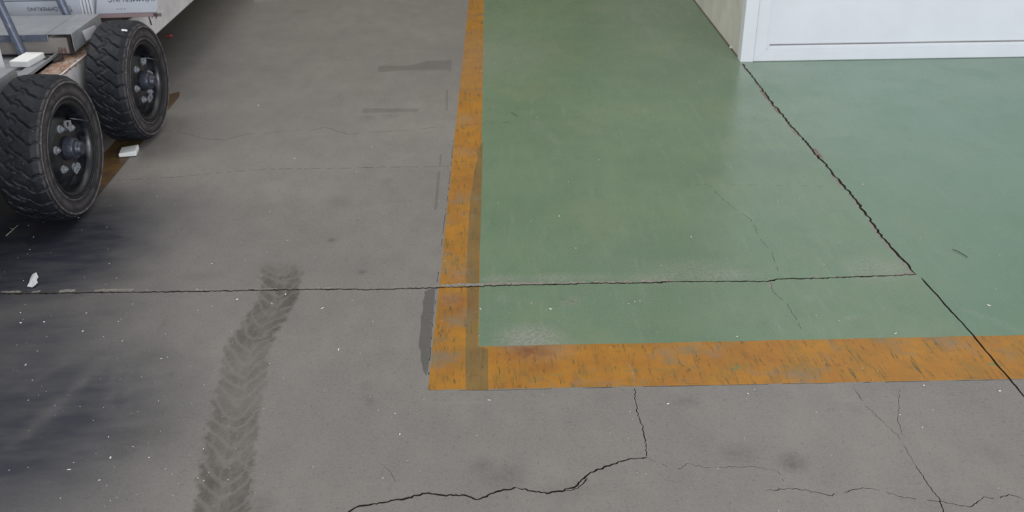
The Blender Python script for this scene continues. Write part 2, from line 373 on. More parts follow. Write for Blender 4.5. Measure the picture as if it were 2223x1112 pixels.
ribbon([(1405, 994), (1430, 1006), (1455, 1015), (1480, 1019), (1490, 1007), (1545, 1017), (1589, 1014), (1629, 1013), (1688, 1022), (1712, 1058)], .0003, .0009, 'hair', .0075, .0026, 26, 0, .05, 2)
ribbon([(1660, 1066), (1713, 1061), (1748, 1064), (1798, 1076), (1827, 1071), (1872, 1059), (1917, 1067), (1956, 1079), (2021, 1087), (2046, 1089), (2076, 1096), (2105, 1101), (2135, 1079), (2165, 1084), (2190, 1074), (2230, 1086)], .0005, .0014, 'crack', .0075, .0026, 27, 0, .04, 2)
ribbon([(1852, 838), (1877, 878), (1912, 912), (1946, 942), (1969, 977), (1981, 1002)], .0003, .0009, 'hair', .0075, .0026, 28, 0, .04, 2)
ribbon([(1981, 1002), (2004, 1034), (2021, 1061), (2041, 1086), (2050, 1120)], .0006, .0015, 'crack', .0075, .0026, 29)
ribbon([(1954, 845), (1949, 902), (1956, 942)], .0003, .0007, 'hair', .011, .003, 30, 0, .06, 2)
ribbon([(1674, 612), (1678, 634), (1708, 659), (1726, 689), (1738, 714)], .0004, .0010, 'hair', .0075, .0026, 31, 0, .05, 2)
ribbon([(1670, 612), (1676, 630)], .003, .007, 'spall', .010, .003, 32)
ribbon([(1536, 400), (1569, 433), (1609, 463), (1632, 478), (1650, 519), (1675, 544), (1690, 590)], .0003, .0009, 'hair', .012, .003, 33, 0, .08, 2)
ribbon([(180, 395), (235, 392), (380, 385), (456, 377), (511, 372), (602, 367), (733, 366), (823, 363), (974, 362)], .0005, .0016, 'hair', .0075, .0026, 34, 0, .12, 2)
ribbon([(974, 362), (1045, 360), (1100, 358)], .0006, .0016, 'spall', .012, .002, 35, 0, .3)
ribbon([(320, 280), (380, 287), (410, 292), (440, 301), (491, 304), (536, 291), (582, 289), (622, 282), (677, 283), (707, 276), (733, 285), (758, 292), (793, 288), (889, 283), (939, 277), (980, 274)], .0004, .0017, 'hair', .014, .003, 36, 0, .12, 2)
ribbon([(980, 274), (1050, 268), (1112, 265)], .0006, .0014, 'hair', .0075, .0026, 37, 0, .4)
ribbon([(1180, 258), (1230, 257), (1290, 254), (1330, 254), (1440, 247)], .0005, .0012, 'hair', .014, .003, 38, 0, .4)
ribbon([(1480, 400), (1586, 401), (1685, 402), (1784, 405), (1822, 406)], .0003, .0009, 'hair', .0075, .0026, 39, 0, .3)
ribbon([(1586, 259), (1649, 257), (1670, 262), (1698, 267)], .0004, .0010, 'hair', .014, .003, 40, 0, .2)
ribbon([(819, 1002), (847, 1024), (862, 1056)], .0002, .0005, 'hair', .0075, .0026, 41, 0, .2)
ribbon([(1110, 242), (1125, 255), (1137, 268)], .0008, .003, 'hair', .014, .005, 42, 0, .3)
ribbon([(930, 848), (1100, 847), (1380, 840), (1700, 834), (2223, 824)], .0004, .0013, 'hair', .02, .0006, 43, 0, .1)
ribbon([(928, 846), (938, 720), (948, 622), (962, 500), (975, 400), (985, 300)], .0003, .0012, 'hair', .014, .0008, 44, 0, .3)

# white crumbs lie on the floor later; here only stains and painted shade carried as attributes on a fine grid
NB = len(V)
gx = list(np.arange(-1.9, 1.62, .020)); gy = list(np.arange(1.55, 4.1, .022))
for x in gx:
    for y in gy: V.append(Vector((x+random.uniform(-.003, .003), y+random.uniform(-.003, .003))))
for x in np.arange(-3.6, 4.2, .05):
    for y in np.arange(4.12, 7.4, .06): V.append(Vector((x+random.uniform(-.008, .008), y+random.uniform(-.008, .008))))
res = delaunay_2d_cdt(V, [], FC, 0, 1e-6, True)
rv, rf, orf = res[0], res[2], res[5]
bm = bmesh.new()
MI = ['concrete', 'green', 'orange', 'ochre', 'oldorange', 'sealer', 'stained', 'spall', 'pink', 'crack', 'smear', 'scuff']
bv = [bm.verts.new((v.x, v.y, 0)) for v in rv]
deep = []
for f, src in zip(rf, orf):
    if not src: continue
    t = max((TAG[i] for i in src), key=lambda q: PR.get(q, 0))
    try: fc = bm.faces.new([bv[i] for i in f])
    except ValueError: continue
    if fc.normal.z < 0: pass
    if t in ('crack', 'hair'): deep.append((fc, .008 if t == 'crack' else .004)); fc.material_index = MI.index('crack')
    else: fc.material_index = MI.index(t)
bm.normal_update()
ds = {fc: d for fc, d in deep}
low = {}
def lowv(v, d):
    k = (v.index, d)
    if k not in low: low[k] = bm.verts.new((v.co.x, v.co.y, -d))
    return low[k]
bm.verts.index_update()
walls, floors_ = [], []
for fc, d in deep:
    floors_.append([(v, d) for v in fc.verts])
    for e in fc.edges:
        oth = [g for g in e.link_faces if g is not fc]
        if not oth or ds.get(oth[0]) != d:
            if oth and ds.get(oth[0], 0) > d: continue
            walls.append((e.verts[0], e.verts[1], d))
new = []
for fl in floors_: new.append([lowv(v, d) for v, d in fl])
wl = [(a, b, lowv(b, d), lowv(a, d)) for a, b, d in walls]
bmesh.ops.delete(bm, geom=[fc for fc, d in deep], context='FACES_ONLY')
for q in new+wl:
    try: g = bm.faces.new(q); g.material_index = MI.index('crack')
    except ValueError: pass
# raise / roughen broken lips slightly
sp = {MI.index('spall'), MI.index('pink')}
for v in bm.verts:
    if v.co.z == 0 and v.link_faces and all(g.material_index in sp for g in v.link_faces): v.co.z = random.uniform(-.0015, .0015)
me = bpy.data.meshes.new('floor')
bmesh.ops.delete(bm, geom=[v for v in bm.verts if not v.link_faces], context='VERTS')
for g in bm.faces:
    g.normal_update()
    if g.normal.z < -1e-4: g.normal_flip()
bm.to_mesh(me); bm.free()
for k in MI: me.materials.append(M[k])
nv = len(me.vertices); P = np.empty(nv*3, 'f'); me.vertices.foreach_get('co', P); P = P.reshape(-1, 3)
def seg_dist(P, a, b):
    a = np.array(a); b = np.array(b); d = b-a; t = np.clip(((P[:, :2]-a)@d)/(d@d), 0, 1)
    q = a+t[:, None]*d; return np.hypot(*(P[:, :2]-q).T)
def blob(P, px, r, k=1.0, sx=1.0):
    x, y = G(*px); d = np.hypot((P[:, 0]-x)/sx, P[:, 1]-y)/r
    return k*np.clip(1.4-1.4*d, 0, 1)
def setattr_(name, val):
    at = me.attributes.new(name, 'FLOAT', 'POINT'); at.data.foreach_set('value', np.asarray(val, 'f'))
# tyre print
ce = [((-400+1000, 560)), (612, 600), (603, 655), (542, 740), (524, 830), (510, 900), (494, 1000), (482, 1112), (470, 1240)]
cw = [G(*p) for p in ce]
best = np.full(nv, 9.); tu = np.zeros(nv); tv = np.zeros(nv); acc = 0
for a, b in zip(cw, cw[1:]):
    A_ = np.array(a); B_ = np.array(b); d = B_-A_; L = np.hypot(*d); t = np.clip(((P[:, :2]-A_)@d)/(L*L), 0, 1)
    q = A_+t[:, None]*d; r = P[:, :2]-q; dist = np.hypot(*r.T); side = np.sign(d[0]*r[:, 1]-d[1]*r[:, 0])
    m = dist < best; best[m] = dist[m]; tu[m] = (side*dist)[m]; tv[m] = (acc+t*L)[m]; acc += L
setattr_('track_u', tu/.068); setattr_('track_v', tv)
y = P[:, 1]
tmk = np.interp(y, [1.5, 1.75, 2.0, 2.15, 2.3, 2.55, 2.8, 2.88, 2.93], [.95, 1, .9, .55, .6, .95, .9, .8, 0])
setattr_('track_m', np.where((best < .12), tmk, 0))
sm = np.zeros(nv)
for px, r, k, sx_ in [((1490, 872), .03, .5, 1.5), ((1720, 1003), .05, .9, 1), ((1600, 985), .05, .45, 1.2), ((1050, 1012), .045, .5, 1), ((1090, 1035), .06, .5, 1.2), ((310, 945), .08, .5, 1.5), ((270, 970), .05, .5, 1.2),
    ((720, 521), .022, 1.1, 1), ((785, 592), .016, 1, .8), ((800, 870), .03, .5, .6), ((795, 840), .04, .4, .6), ((300, 895), .05, .3, 2), ((730, 440), .08, .35, 1), ((1220, 650), .02, .4, 1),
    ((840, 395), .06, .35, .6), ((655, 25), .05, .6, 1.5), ((850, 108), .04, .5, 1), ((820, 122), .03, .5, 1), ((798, 256), .06, .4, 1), ((850, 250), .03, .6, 1), ((1240, 655), .03, .4, 1),
    ((255, 600), .08, .4, 1.6), ((1850, 890), .02, .3, 1), ((2150, 980), .06, .3, 1), ((240, 680), .03, .4, 1), ((360, 702), .018, .8, 1), ((430, 600), .05, .35, 2), ((350, 770), .05, .35, 2),
    ((1245, 1065), .05, .35, 2), ((560, 1100), .06, .5, 1), ((450, 1060), .04, .3, 1), ((700, 500), .3, .12, 1), ((560, 480), .3, .14, 1), ((850, 430), .25, .12, 1)]:
    sm = np.maximum(sm, blob(P, px, r, k, sx_))
setattr_('smudge', sm)
# some rubber dirt off the wheels, mostly the trailer's shade painted into the floor
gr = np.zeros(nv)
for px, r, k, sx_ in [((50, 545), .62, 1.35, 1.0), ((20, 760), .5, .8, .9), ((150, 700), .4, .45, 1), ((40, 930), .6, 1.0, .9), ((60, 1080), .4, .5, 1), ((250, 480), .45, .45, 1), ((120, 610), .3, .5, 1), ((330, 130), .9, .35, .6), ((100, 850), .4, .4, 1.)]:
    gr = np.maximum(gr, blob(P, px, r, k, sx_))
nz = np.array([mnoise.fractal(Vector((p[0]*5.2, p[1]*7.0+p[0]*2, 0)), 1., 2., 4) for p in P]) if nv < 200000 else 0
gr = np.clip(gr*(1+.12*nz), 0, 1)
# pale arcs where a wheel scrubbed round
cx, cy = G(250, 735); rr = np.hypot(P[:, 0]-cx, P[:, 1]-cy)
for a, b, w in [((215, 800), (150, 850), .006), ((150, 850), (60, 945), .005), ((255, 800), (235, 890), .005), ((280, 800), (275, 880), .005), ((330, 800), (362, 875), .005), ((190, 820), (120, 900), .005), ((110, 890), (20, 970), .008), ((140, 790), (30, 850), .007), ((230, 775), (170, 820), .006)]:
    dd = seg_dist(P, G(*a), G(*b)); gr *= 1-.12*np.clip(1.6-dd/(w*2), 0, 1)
setattr_('grime_shade', gr)
we = np.zeros(nv)
for px, r, k, sx_ in [((1090, 606), .035, .8, 3), ((1200, 604), .04, .8, 3), ((1290, 602), .03, .6, 4), ((1420, 603), .05, .7, 3), ((1560, 597), .06, .7, 3), ((1150, 735), .10, 1.2, 1.3), ((1185, 755), .09, .8, 1.2), ((980, 650), .05, .9, 1), ((1000, 600), .05, .6, 1.2), ((1500, 590), .12, .5, 1.8), ((1900, 585), .12, .55, 1.2), ((1240, 655), .04, .6, 1), ((1090, 650), .03, .5, 1), ((1640, 130), .2, .3, 1.2), ((1940, 580), .06, .6, 1),
    ((1028, 120), .6, .5, 1), ((1028, -60), .9, .4, 1), ((1010, 260), .10, .6, 1), ((1010, 330), .08, .5, 1), ((1000, 430), .05, .4, 1), ((1015, 180), .15, .3, 1), ((1755, 648), .02, .8, 1.2), ((1845, 692), .015, .6, 2), ((2200, 650), .03, .7, 1), ((1020, 470), .03, .6, 1), ((1205, 175), .04, .6, 1)]:
    we = np.maximum(we, blob(P, px, r, k, sx_))
we = np.maximum(we, .5*np.clip(1.5-seg_dist(P, G(2100, 675), G(2223, 722))/.012, 0, 1))
for a, b in [((1360, 15), (1475, 130)), ((1150, 250), (1210, 310))]: we = np.maximum(we, .35*np.clip(1.5-seg_dist(P, G(*a), G(*b))/.02, 0, 1))
setattr_('wear', we)
ru = np.zeros(nv)
for px, r, k, sx_ in [((1150, 765), .06, 1, 1.5), ((990, 660), .09, .7, 1), ((1180, 800), .05, .5, 1.2), ((1010, 400), .15, .3, 1)]: ru = np.maximum(ru, blob(P, px, r, k, sx_))
setattr_('rust', ru)
setattr_('cool', np.clip((P[:, 0]-1.38-(P[:, 1]-2.2)*-.02)/.03, 0, 1)*np.clip(.45+(P[:, 0]-1.4)*.9, 0, 1))
fo = bpy.data.objects.new('floor', me); COL.objects.link(fo); tag(fo, kind='structure', label='concrete hall floor with green walkway and orange lines')

# ------------------------------------------------------------------ wall and white door
bm = bmesh.new(); box(bm, 1.353, 1.50, 5.16, 13.0, 0, 3.2); tag(link('wall_left', bm, M['beige']), kind='structure')
bm = bmesh.new(); box(bm, -9, 1.35, 13.0, 13.2, 0, 6.0); tag(link('wall_far', bm, M['farwall']), kind='structure')
bm = bmesh.new(); box(bm, 1.350, 1.353, 5.17, 13.0, 0, .006); tag(link('trim_1', bm, M['grout']), kind='structure')
bm = bmesh.new(); box(bm, 3.35, 6.5, 5.12, 5.22, 0, 3.2); box(bm, 1.50, 3.35, 5.12, 5.22, 2.32, 3.2); tag(link('wall_back', bm, M['beige']), kind='structure')
dr = bpy.data.objects.new('door_1', None); COL.objects.link(dr); dr.location = (1.345, 5.115, 0); tag(dr, kind='structure')
def dbox(*a): return a
def dpart(name, boxes, mat, bev=.002):
    bm = bmesh.new()
    for b in boxes: box(bm, *b)
    return link(name, bm, mat, dr, bevel=bev)
dpart('door_frame', [(0, .071, 0, .07, .0, 2.30), (1.93, 2.0, 0, .07, 0, 2.30), (.071, 1.93, 0, .07, 2.23, 2.30)], M['white'])
# sash: mitred profile of four bars, stepped towards the panel
def mitre(name, x0, x1, z0, z1, w, yf, yb, bev):
    bm = bmesh.new()
    o = [(x0, z0), (x1, z0), (x1, z1), (x0, z1)]; i_ = [(x0+w, z0+w), (x1-w, z0+w), (x1-w, z1-w), (x0+w, z1-w)]
    for k in range(4):
        j = (k+1) % 4; pts = [o[k], o[j], i_[j], i_[k]]; prism(bm, pts, 'y', yf, yb)
    return link(name, bm, M['white'], dr, bevel=bev)
mitre('sash', .0725, 1.928, .002, 2.228, .062, .004, .06, .0012)
mitre('glazing_bead', .1345, 1.866, .064, 2.166, .020, .010, .05, .003)
dpart('door_panel', [(.155, 1.846, .022, .04, .092, 2.146)], M['white'], 0)
dpart('panel_gasket', [(.1545, 1.8465, .0205, .0215, .0845, .0885)], M['gap'], 0)

# ------------------------------------------------------------------ wheel
def make_wheel(parent, loc, yaw, seed, sc=1.0):
    R = .262
    prof = [(-.172, .168), (-.178, .176), (-.182, .195), (-.181, .215), (-.176, .232), (-.170, .243), (-.163, .250)]
    nx = 34
    for k in range(nx+1):
        x = -.155+k*(.127)/nx; prof.append((x, R-.004*((x+.0915)/.0635)**2))
    prof += [(-.022, .254), (-.016, .250), (-.010, .246), (-.005, .242), (-.001, .238), (.001, .235), (.0, .232), (-.004, .229), (-.004, .222), (-.003, .205), (-.004, .19), (-.006, .182), (-.003, .180), (-.002, .177), (-.006, .173), (-.012, .168)]
    NL = 28
    def sm(a, b, x): t = min(1, max(0, (x-a)/(b-a))); return t*t*(3-2*t)
    def disp(x, r, t, k):
        if 5 <= k <= 7+nx+5:
            v = (x+.0915)/.0665                      # -1 inner .. 1 outer
            u = t/(2*PI)*NL
            wob = .10*math.sin(v*6)+.05*math.sin(v*11+t*3)
            if v > -.15: ph = u-1.25*abs(v+.15)**.75*(1-.3*v)+wob
            else: ph = u+.5+.95*abs(v+.15)+wob
            d = abs((ph % 1)-.5)
            g1 = 1-sm(.02, .060+.02*abs(v), .5-d)
            # connecting sipe in the middle zone
            ph2 = v-(-.15)+.28*math.sin(u*2*PI); g2 = (1-sm(.04, .12, abs(ph2)))*(.8)
            g3 = (1-sm(.03, .10, abs(((u*1+.5+.8*v) % 1)-.5)))*.5*(1-sm(.2, .5, abs(v)))
            g = max(g1, g2*.55, g3*.6)
            dep = .011
            if k > 7+nx: dep = .011*(1-(k-7-nx)/6.0)
            if k < 7: dep = .006
            return r-dep*g-.0015*mnoise.noise(Vector((x*60, math.cos(t)*9, math.sin(t)*9+seed))), x
        return r, x
    bm = bmesh.new(); lathe(bm, prof, 500, disp)
    # close inner ring
    w = link('wheel', bm, M['rubber'], parent, smooth=True, loc=loc, rot=(0, 0, yaw)); w.scale = (sc, sc, sc)
    bm = bmesh.new()
    lathe(bm, [(-.172, .168), (-.170, .160), (-.150, .150), (-.07, .146), (-.066, .150), (-.03, .152), (-.018, .156), (-.010, .162), (-.006, .170), (-.009, .172), (-.02, .170), (-.06, .156), (-.15, .158), (-.172, .168)], 96)
    # disc with raised centre
    lathe(bm, [(-.066, .150), (-.058, .146), (-.062, .135), (-.052, .120), (-.034, .106), (-.028, .088), (-.028, .060), (-.022, .046), (-.030, .040), (-.04, .0)], 96)
    link('rim', bm, M['rim'], w, smooth=True)
    bm = bmesh.new()
    lathe(bm, [(-.030, .041), (-.004, .039), (.006, .037), (.010, .034), (.008, .028), (.004, .027), (.022, .025), (.030, .022), (.032, .018), (.029, .012), (.029, .001)], 48)
    link('hub', bm, M['hub'], w, smooth=True)
    for i in range(6):
        a = 2*PI*i/6+.35+seed*.4; r = .082
        bm = bmesh.new()
        tube(bm, (-.028, 0, 0), (-.017, 0, 0), .0115, 6); tube(bm, (-.030, 0, 0), (-.011, 0, 0), .0055, 12, .005); tube(bm, (-.030, 0, 0), (-.0255, 0, 0), .015, 24)
        bmesh.ops.translate(bm, verts=bm.verts, vec=(0, r*math.cos(a), r*math.sin(a)))
        link('lug_nut', bm, M['nut'], w)
    for s in (0, 1):          # bright locking plates between nuts
        a = (1.25 if s == 0 else -1.35); bm = bmesh.new()
        pts = [(-.020, -.013), (.020, -.013), (.024, .000), (.016, .014), (-.016, .014), (-.024, .0)]
        hole = [(p[0]*.62, p[1]*.62) for p in pts]
        m = Matrix.Rotation(a, 4, 'X') @ Matrix.Translation((-.020, .086, 0))
        for k in range(len(pts)):
            j = (k+1) % len(pts)
            prism(bm, [pts[k], pts[j], hole[j], hole[k]], 'x', 0, .006)
        bmesh.ops.transform(bm, matrix=m @ Matrix.Rotation(PI/2, 4, 'X'), verts=bm.verts)
        link('locking_plate', bm, M['nut'], w)
    bm = bmesh.new(); tube(bm, (-.045, .105, .075), (-.004, .158, .045), .0035, 12); link('valve_stem', bm, M['hub'], w, smooth=True)
    return w

trailer = thing('trailer', 'white painted trailer with rusty side beam and two black knobbly wheels', 'trailer', (-2.6, 4.2, 0))
T0 = Vector((-2.6, 4.2, 0))
def tp(name, bm, mat, parent=None, **k):
    bmesh.ops.translate(bm, verts=bm.verts, vec=-T0); return link(name, bm, mat, parent or trailer, **k)
w1 = make_wheel(trailer, Vector((-1.556, 3.343, .270))-T0, -.035, 1, 1.03)
w2 = make_wheel(trailer, Vector((-1.533, 4.150, .262))-T0, -.045, 2)
w1['label'] = 'black knobbly tyre and rim nearest the camera'; w2['label'] = 'black knobbly tyre and rim behind the nearer wheel'
XF = -1.762
bm = bmesh.new()
box(bm, XF-.13, XF, 2.2, 8.2, .236, .398)
tp('side_beam', bm, [M['beam']], bevel=.004)
bm = bmesh.new()                                # flaking rust crust on the beam's top
nx, ny = 10, 150
g = [[bm.verts.new((XF+.0005-.125*i/nx + (0 if i else mnoise.noise(Vector((0, 3.4+.9*j/ny*9, 3)))*.004), 3.55+.95*j/ny, .3985+.004*abs(mnoise.noise(Vector((i*.9, j*.7, 1))))+ (0 if 0 < i < nx and 0 < j < ny else -.003))) for j in range(ny+1)] for i in range(nx+1)]
for i in range(nx):
    for j in range(ny): bm.faces.new((g[i][j], g[i][j+1], g[i+1][j+1], g[i+1][j]))
for j in range(ny):                            # ragged strip bitten into the side face
    d0 = .006+.016*abs(mnoise.noise(Vector((j*.35, 7, 2)))); d1 = .006+.016*abs(mnoise.noise(Vector(((j+1)*.35, 7, 2))))
    a, b = g[0][j], g[0][j+1]
    c_ = bm.verts.new((XF+.0012, a.co.y, .398-d0)); e_ = bm.verts.new((XF+.0012, b.co.y, .398-d1)); bm.faces.new((a, b, e_, c_))
tp('rust_crust', bm, M['rust'])
bm = bmesh.new(); box(bm, -3.6, -3.47, 2.2, 8.2, .236, .398); tp('far_beam', bm, M['under'])
bm = bmesh.new()
bm.free()
for yy in (2.6, 5.2, 6.4, 7.6): bm = bmesh.new(); box(bm, -3.47, XF-.13, yy, yy+.10, .25, .384); tp('cross_member', bm, M['under'])
bm = bmesh.new(); box(bm, -3.5, XF-.10, 2.2, 8.2, .385, .399); tp('deck_plate', bm, M['galv'])
for yy in (3.343, 4.15): bm = bmesh.new(); tube(bm, (-3.6, yy, .265), (-1.62, yy, .265), .04); tp('axle', bm, M['under'], smooth=True)
bm = bmesh.new(); box(bm, XF-.165, XF-.098, 3.45, 4.055, .399, .412); box(bm, XF-.104, XF-.098, 3.45, 4.055, .399, .424)
tp('edge_angle', bm, M['galv'], bevel=.001)
bm = bmesh.new()
for k in range(9):
    a = random.uniform(0, 6); box(bm, -.012, .012, -.02, .02, 0, .012, Matrix.Translation((-1.872+random.uniform(-.02, .03), 4.02+random.uniform(-.03, .03), .399)) @ Matrix.Rotation(a, 4, 'Z') @ Matrix.Rotation(.3, 4, 'X'))
tp('rust_flakes', bm, M['dark'], bevel=.002)
bm = bmesh.new(); box(bm, XF-.12, XF-.01, 4.60, 4.70, .399, .428); tp('bearer', bm, M['dark'], bevel=.003)
bm = bmesh.new()                                # welded tie loop and hook on the beam's face
pts = [(5.02+.05*math.cos(t)*.8, .345+.035*math.sin(t)) for t in np.linspace(-1.2, 3.6, 16)]
for a, b in zip(pts, pts[1:]): tube(bm, (XF+.004, a[0], a[1]), (XF+.004, b[0], b[1]), .0025, 8)
tube(bm, (XF+.004, 4.93, .365), (XF+.004, 4.95, .30), .003, 8)
tp('tie_hook', bm, M['dark'], smooth=True)

# ------------------------------------------------------------------ transport rack on the trailer
rack = thing('transport_rack', 'galvanised steel transport rack with tube posts on the trailer bed', 'rack', (-2.3, 4.2, .4)); R0 = Vector((-2.3, 4.2, .4))
def rpt(name, bm, mat, **k):
    bmesh.ops.translate(bm, verts=bm.verts, vec=-R0); return link(name, bm, mat, rack, **k)
bm = bmesh.new(); box(bm, -3.3, -1.8945, 4.06, 4.385, .497, .501); box(bm, -3.3, -1.893, 4.381, 4.385, .46, .501)
rpt('shelf_sheet', bm, M['galv'], bevel=.001)
bm = bmesh.new(); box(bm, -3.3, -1.893, 4.056, 4.060, .472, .501); rpt('front_flange', bm, M['galvblue'], bevel=.001)
bm = bmesh.new(); box(bm, -3.3, -1.80, 4.075, 4.37, .412, .482); rpt('shelf_box', bm, M['inner'], bevel=.003)
bm = bmesh.new()
box(bm, -1.889, -1.785, 4.058, 4.385, .499, .503)
prism(bm, [(4.058, .503), (4.385, .503), (4.400, .44), (4.395, .43), (4.062, .427), (4.055, .445)], 'x', -1.787, -1.7835)
box(bm, -1.889, -1.885, 4.054, 4.060, .470, .503)
cap = rpt('corner_channel', bm, M['galv'], bevel=.001)
bm = bmesh.new(); prism(bm, [(4.16, .486), (4.235, .492), (4.245, .452), (4.17, .440)], 'x', -1.782, -1.779)
bmesh.ops.rotate(bm, verts=bm.verts, cent=(-1.782, 4.16, .46), matrix=Matrix.Rotation(-.45, 3, 'Z')); rpt('bent_tab', bm, M['beam'], bevel=.001)
bm = bmesh.new(); tube(bm, (-1.993, 4.035, .402), (-2.045, 4.035, .66), .0185, 28); tube(bm, (-2.045, 4.035, .66), (-2.255, 4.035, 1.7), .0185, 28)
rpt('post', bm, M['galvblue'], smooth=False)
bm = bmesh.new(); tube(bm, (-1.985, 4.035, .399), (-1.993, 4.035, .425), .026, 20); box(bm, -2.02, -1.94, 4.01, 4.06, .399, .405); rpt('post_foot', bm, M['dark'], bevel=.002)
bm = bmesh.new(); tube(bm, (-1.925, 4.425, .402), (-1.975, 4.425, .62), .0185, 28); tube(bm, (-1.975, 4.425, .62), (-2.25, 4.425, 1.7), .0185, 28)
rpt('post', bm, M['galvblue'])
bm = bmesh.new(); box(bm, -1.812, -1.797, 4.068, 4.074, .412, .494); rpt('clip', bm, M['dark'])  # dark strip standing in for the shaded gap at the channel's open end
bm = bmesh.new()
for k in range(7):
    x = -1.835+random.uniform(-.024, .016); tube(bm, (x, 4.070, .416), (x+random.uniform(-.010, .010), 4.0705, .416+random.uniform(.008, .026)), .002, 6)
rpt('paint_drips', bm, M['drip'])
# second, nearer rack
rk2 = thing('transport_rack', 'galvanised rack channel above the nearest tyre, cut by the left edge', 'rack', (-2.3, 3.2, .4)); Q0 = Vector((-2.3, 3.2, .4))
bm = bmesh.new()
box(bm, -3.3, -1.785, 2.5, 3.522, .519, .523); prism(bm, [(2.5, .523), (3.520, .523), (3.532, .455), (3.525, .440), (2.5, .436)], 'x', -1.7875, -1.7835); box(bm, -1.86, -1.785, 3.519, 3.523, .50, .523)
bmesh.ops.translate(bm, verts=bm.verts, vec=-Q0); link('channel', bm, M['galv'], rk2, bevel=.001)
bm = bmesh.new(); box(bm, -3.3, -1.80, 2.5, 3.48, .402, .515); bmesh.ops.translate(bm, verts=bm.verts, vec=-Q0); link('shelf_box', bm, M['inner'], rk2, bevel=.003)
for o in (rack, rk2): o['group'] = 'transport racks on the trailer'

# ------------------------------------------------------------------ bundles of wrapped window profiles
def lettering(parent, text, size, loc, rot=PI, mat='ink', bold=.0):
    cu = bpy.data.curves.new('tmp', 'FONT'); cu.body = text; cu.size = size; cu.align_x = 'CENTER'; cu.align_y = 'CENTER'; cu.offset = bold; cu.space_character = 1.05
    o = bpy.data.objects.new('tmp', cu); COL.objects.link(o)
    dg = bpy.context.evaluated_depsgraph_get(); me_ = bpy.data.meshes.new_from_object(o.evaluated_get(dg)); bpy.data.objects.remove(o)
    me_.materials.clear(); me_.materials.append(M[mat])
    me_.transform(Matrix.Rotation(PI/2, 4, 'X') @ Matrix.Rotation(rot, 4, 'Z'))
    t = bpy.data.objects.new('lettering', me_); COL.objects.link(t); t.parent = parent; t.location = loc; return t
def bundle(label, x0, x1, y0, y1, z0, z1, mat='film', lean=0., taper=0., name='profile_bundle', bev=.004, group='wrapped profile bundles on the trailer'):
    o = thing(name, label, 'bundle', ((x0+x1)/2, y0, z0), group)
    bm = bmesh.new(); vs = box(bm, x0, x1, y0, y1, z0, z1)
    if taper:
        for v in bm.verts:
            if v.co.y > (y0+y1)/2 and v.co.x > (x0+x1)/2: v.co.x -= taper
    for v in bm.verts:
        if v.co.z > z0+.001: v.co.x += lean
    bmesh.ops.translate(bm, verts=bm.verts, vec=-Vector(o.location)); link('wrap', bm, M[mat], o, bevel=bev)
    return o
b1 = bundle('grey film-wrapped bundle printed upside down between the two posts', -3.1, -2.040, 4.600, 6.6, .400, .511)
lettering(b1, 'KÖMMERLING', .0245, (-2.122+2.57, -.0012, .477-.400), PI, 'ink', .0)
b2 = bundle('grey wrapped bundle at the top edge, on the bundle behind the posts', -3.1, -2.045, 4.612, 6.6, .513, .70)
b3 = bundle('short wrapped bundle with vertical print between the right post and the bright profiles', -2.036, -1.953, 4.600, 6.6, .400, .62)
lettering(b3, 'KÖ', .020, (-.006, -.0012, .075), PI*.62, 'ink', .0)
b4 = bundle('white wrapped bundle overhanging the rear wheel on a mauve board', -1.885, -1.600, 4.600, 4.90, .449, .56, lean=.03, taper=.13, group='wrapped profile bundles on the trailer')
lettering(b4, 'KÖMMERLING', .033, (.035, -.0012, .068), PI, 'ink', .0)
b4.rotation_euler.z = .05; lettering(b4, '03 · 58 · 114', .0075, (-.02, -.0012, .022), PI, 'ink')
b4b = bmesh.new()
for k in range(7): box(b4b, 0, .0035, -.001, .001, .002, .018, Matrix.Translation((.120+k*.0055, -.0008, -.022)))
bd = thing('mauve_board', 'long mauve board under the white wrapped bundle beside the rear wheel', 'board', (-1.75, 4.6, .429))
bm = bmesh.new(); prism(bm, [(-.135, .002), (.152, .002), (.03, .30), (-.135, .30)], 'z', 0, .0195); link('board', bm, M['pinkb'], bd, bevel=.002); bd.rotation_euler.z = .05
bmesh.ops.translate(b4b, verts=b4b.verts, vec=(.012, .002, .0205)); link('end_stripes', b4b, M['dark'], bd)
for k in range(4):
    bm = bmesh.new(); x = -1.951+k*.0155
    prism(bm, [(x, .401), (x+.010, .401), (x+.010, .70), (x+.006, .70), (x+.006, .69), (x+.003, .69), (x+.003, .70), (x, .70)], 'y', 4.600, 4.80)
    bmesh.ops.translate(bm, verts=bm.verts, vec=(-x, -4.600, -.401)); o = link('window_profile', bm, M['white'], loc=(x, 4.600, .401), bevel=.0008)
    tag(o, 'bright white window profile upright between two wrapped bundles', 'profile', 'upright white profiles behind the corner channel')
for k in range(3):
    bm = bmesh.new(); x = -1.872-.016*k
    prism(bm, [(0, 0), (.013, 0), (.013, .19), (.009, .19), (.009, .18), (.004, .18), (.004, .19), (0, .19)], 'y', 0, .05)
    o = link('window_profile', bm, M['white'], loc=(x, 3.545, .4125), bevel=.0008)
    tag(o, 'white grooved profile end standing behind the near rack channel', 'profile', 'white profile ends at the left edge')
# tall load out of frame: unseen bundles added high to shade the floor's left
for i, (z0, z1) in enumerate(((.705, .95), (.955, 1.25), (1.255, 1.6))):
    bundle(('lowest', 'middle', 'topmost')[i]+' unseen wide bundle added high on the bundles behind the posts', -3.1, -2.0-.12*i, 4.5, 8.0, z0, z1)
for i, (z0, z1) in enumerate(((.53, .80), (.805, 1.1), (1.105, 1.5))):
    bundle(('lowest', 'middle', 'topmost')[i]+' unseen wide bundle added to the pile on the nearer rack', -3.2, -1.93-.06*i, 1.0+.0*i, 3.45, z0, z1)

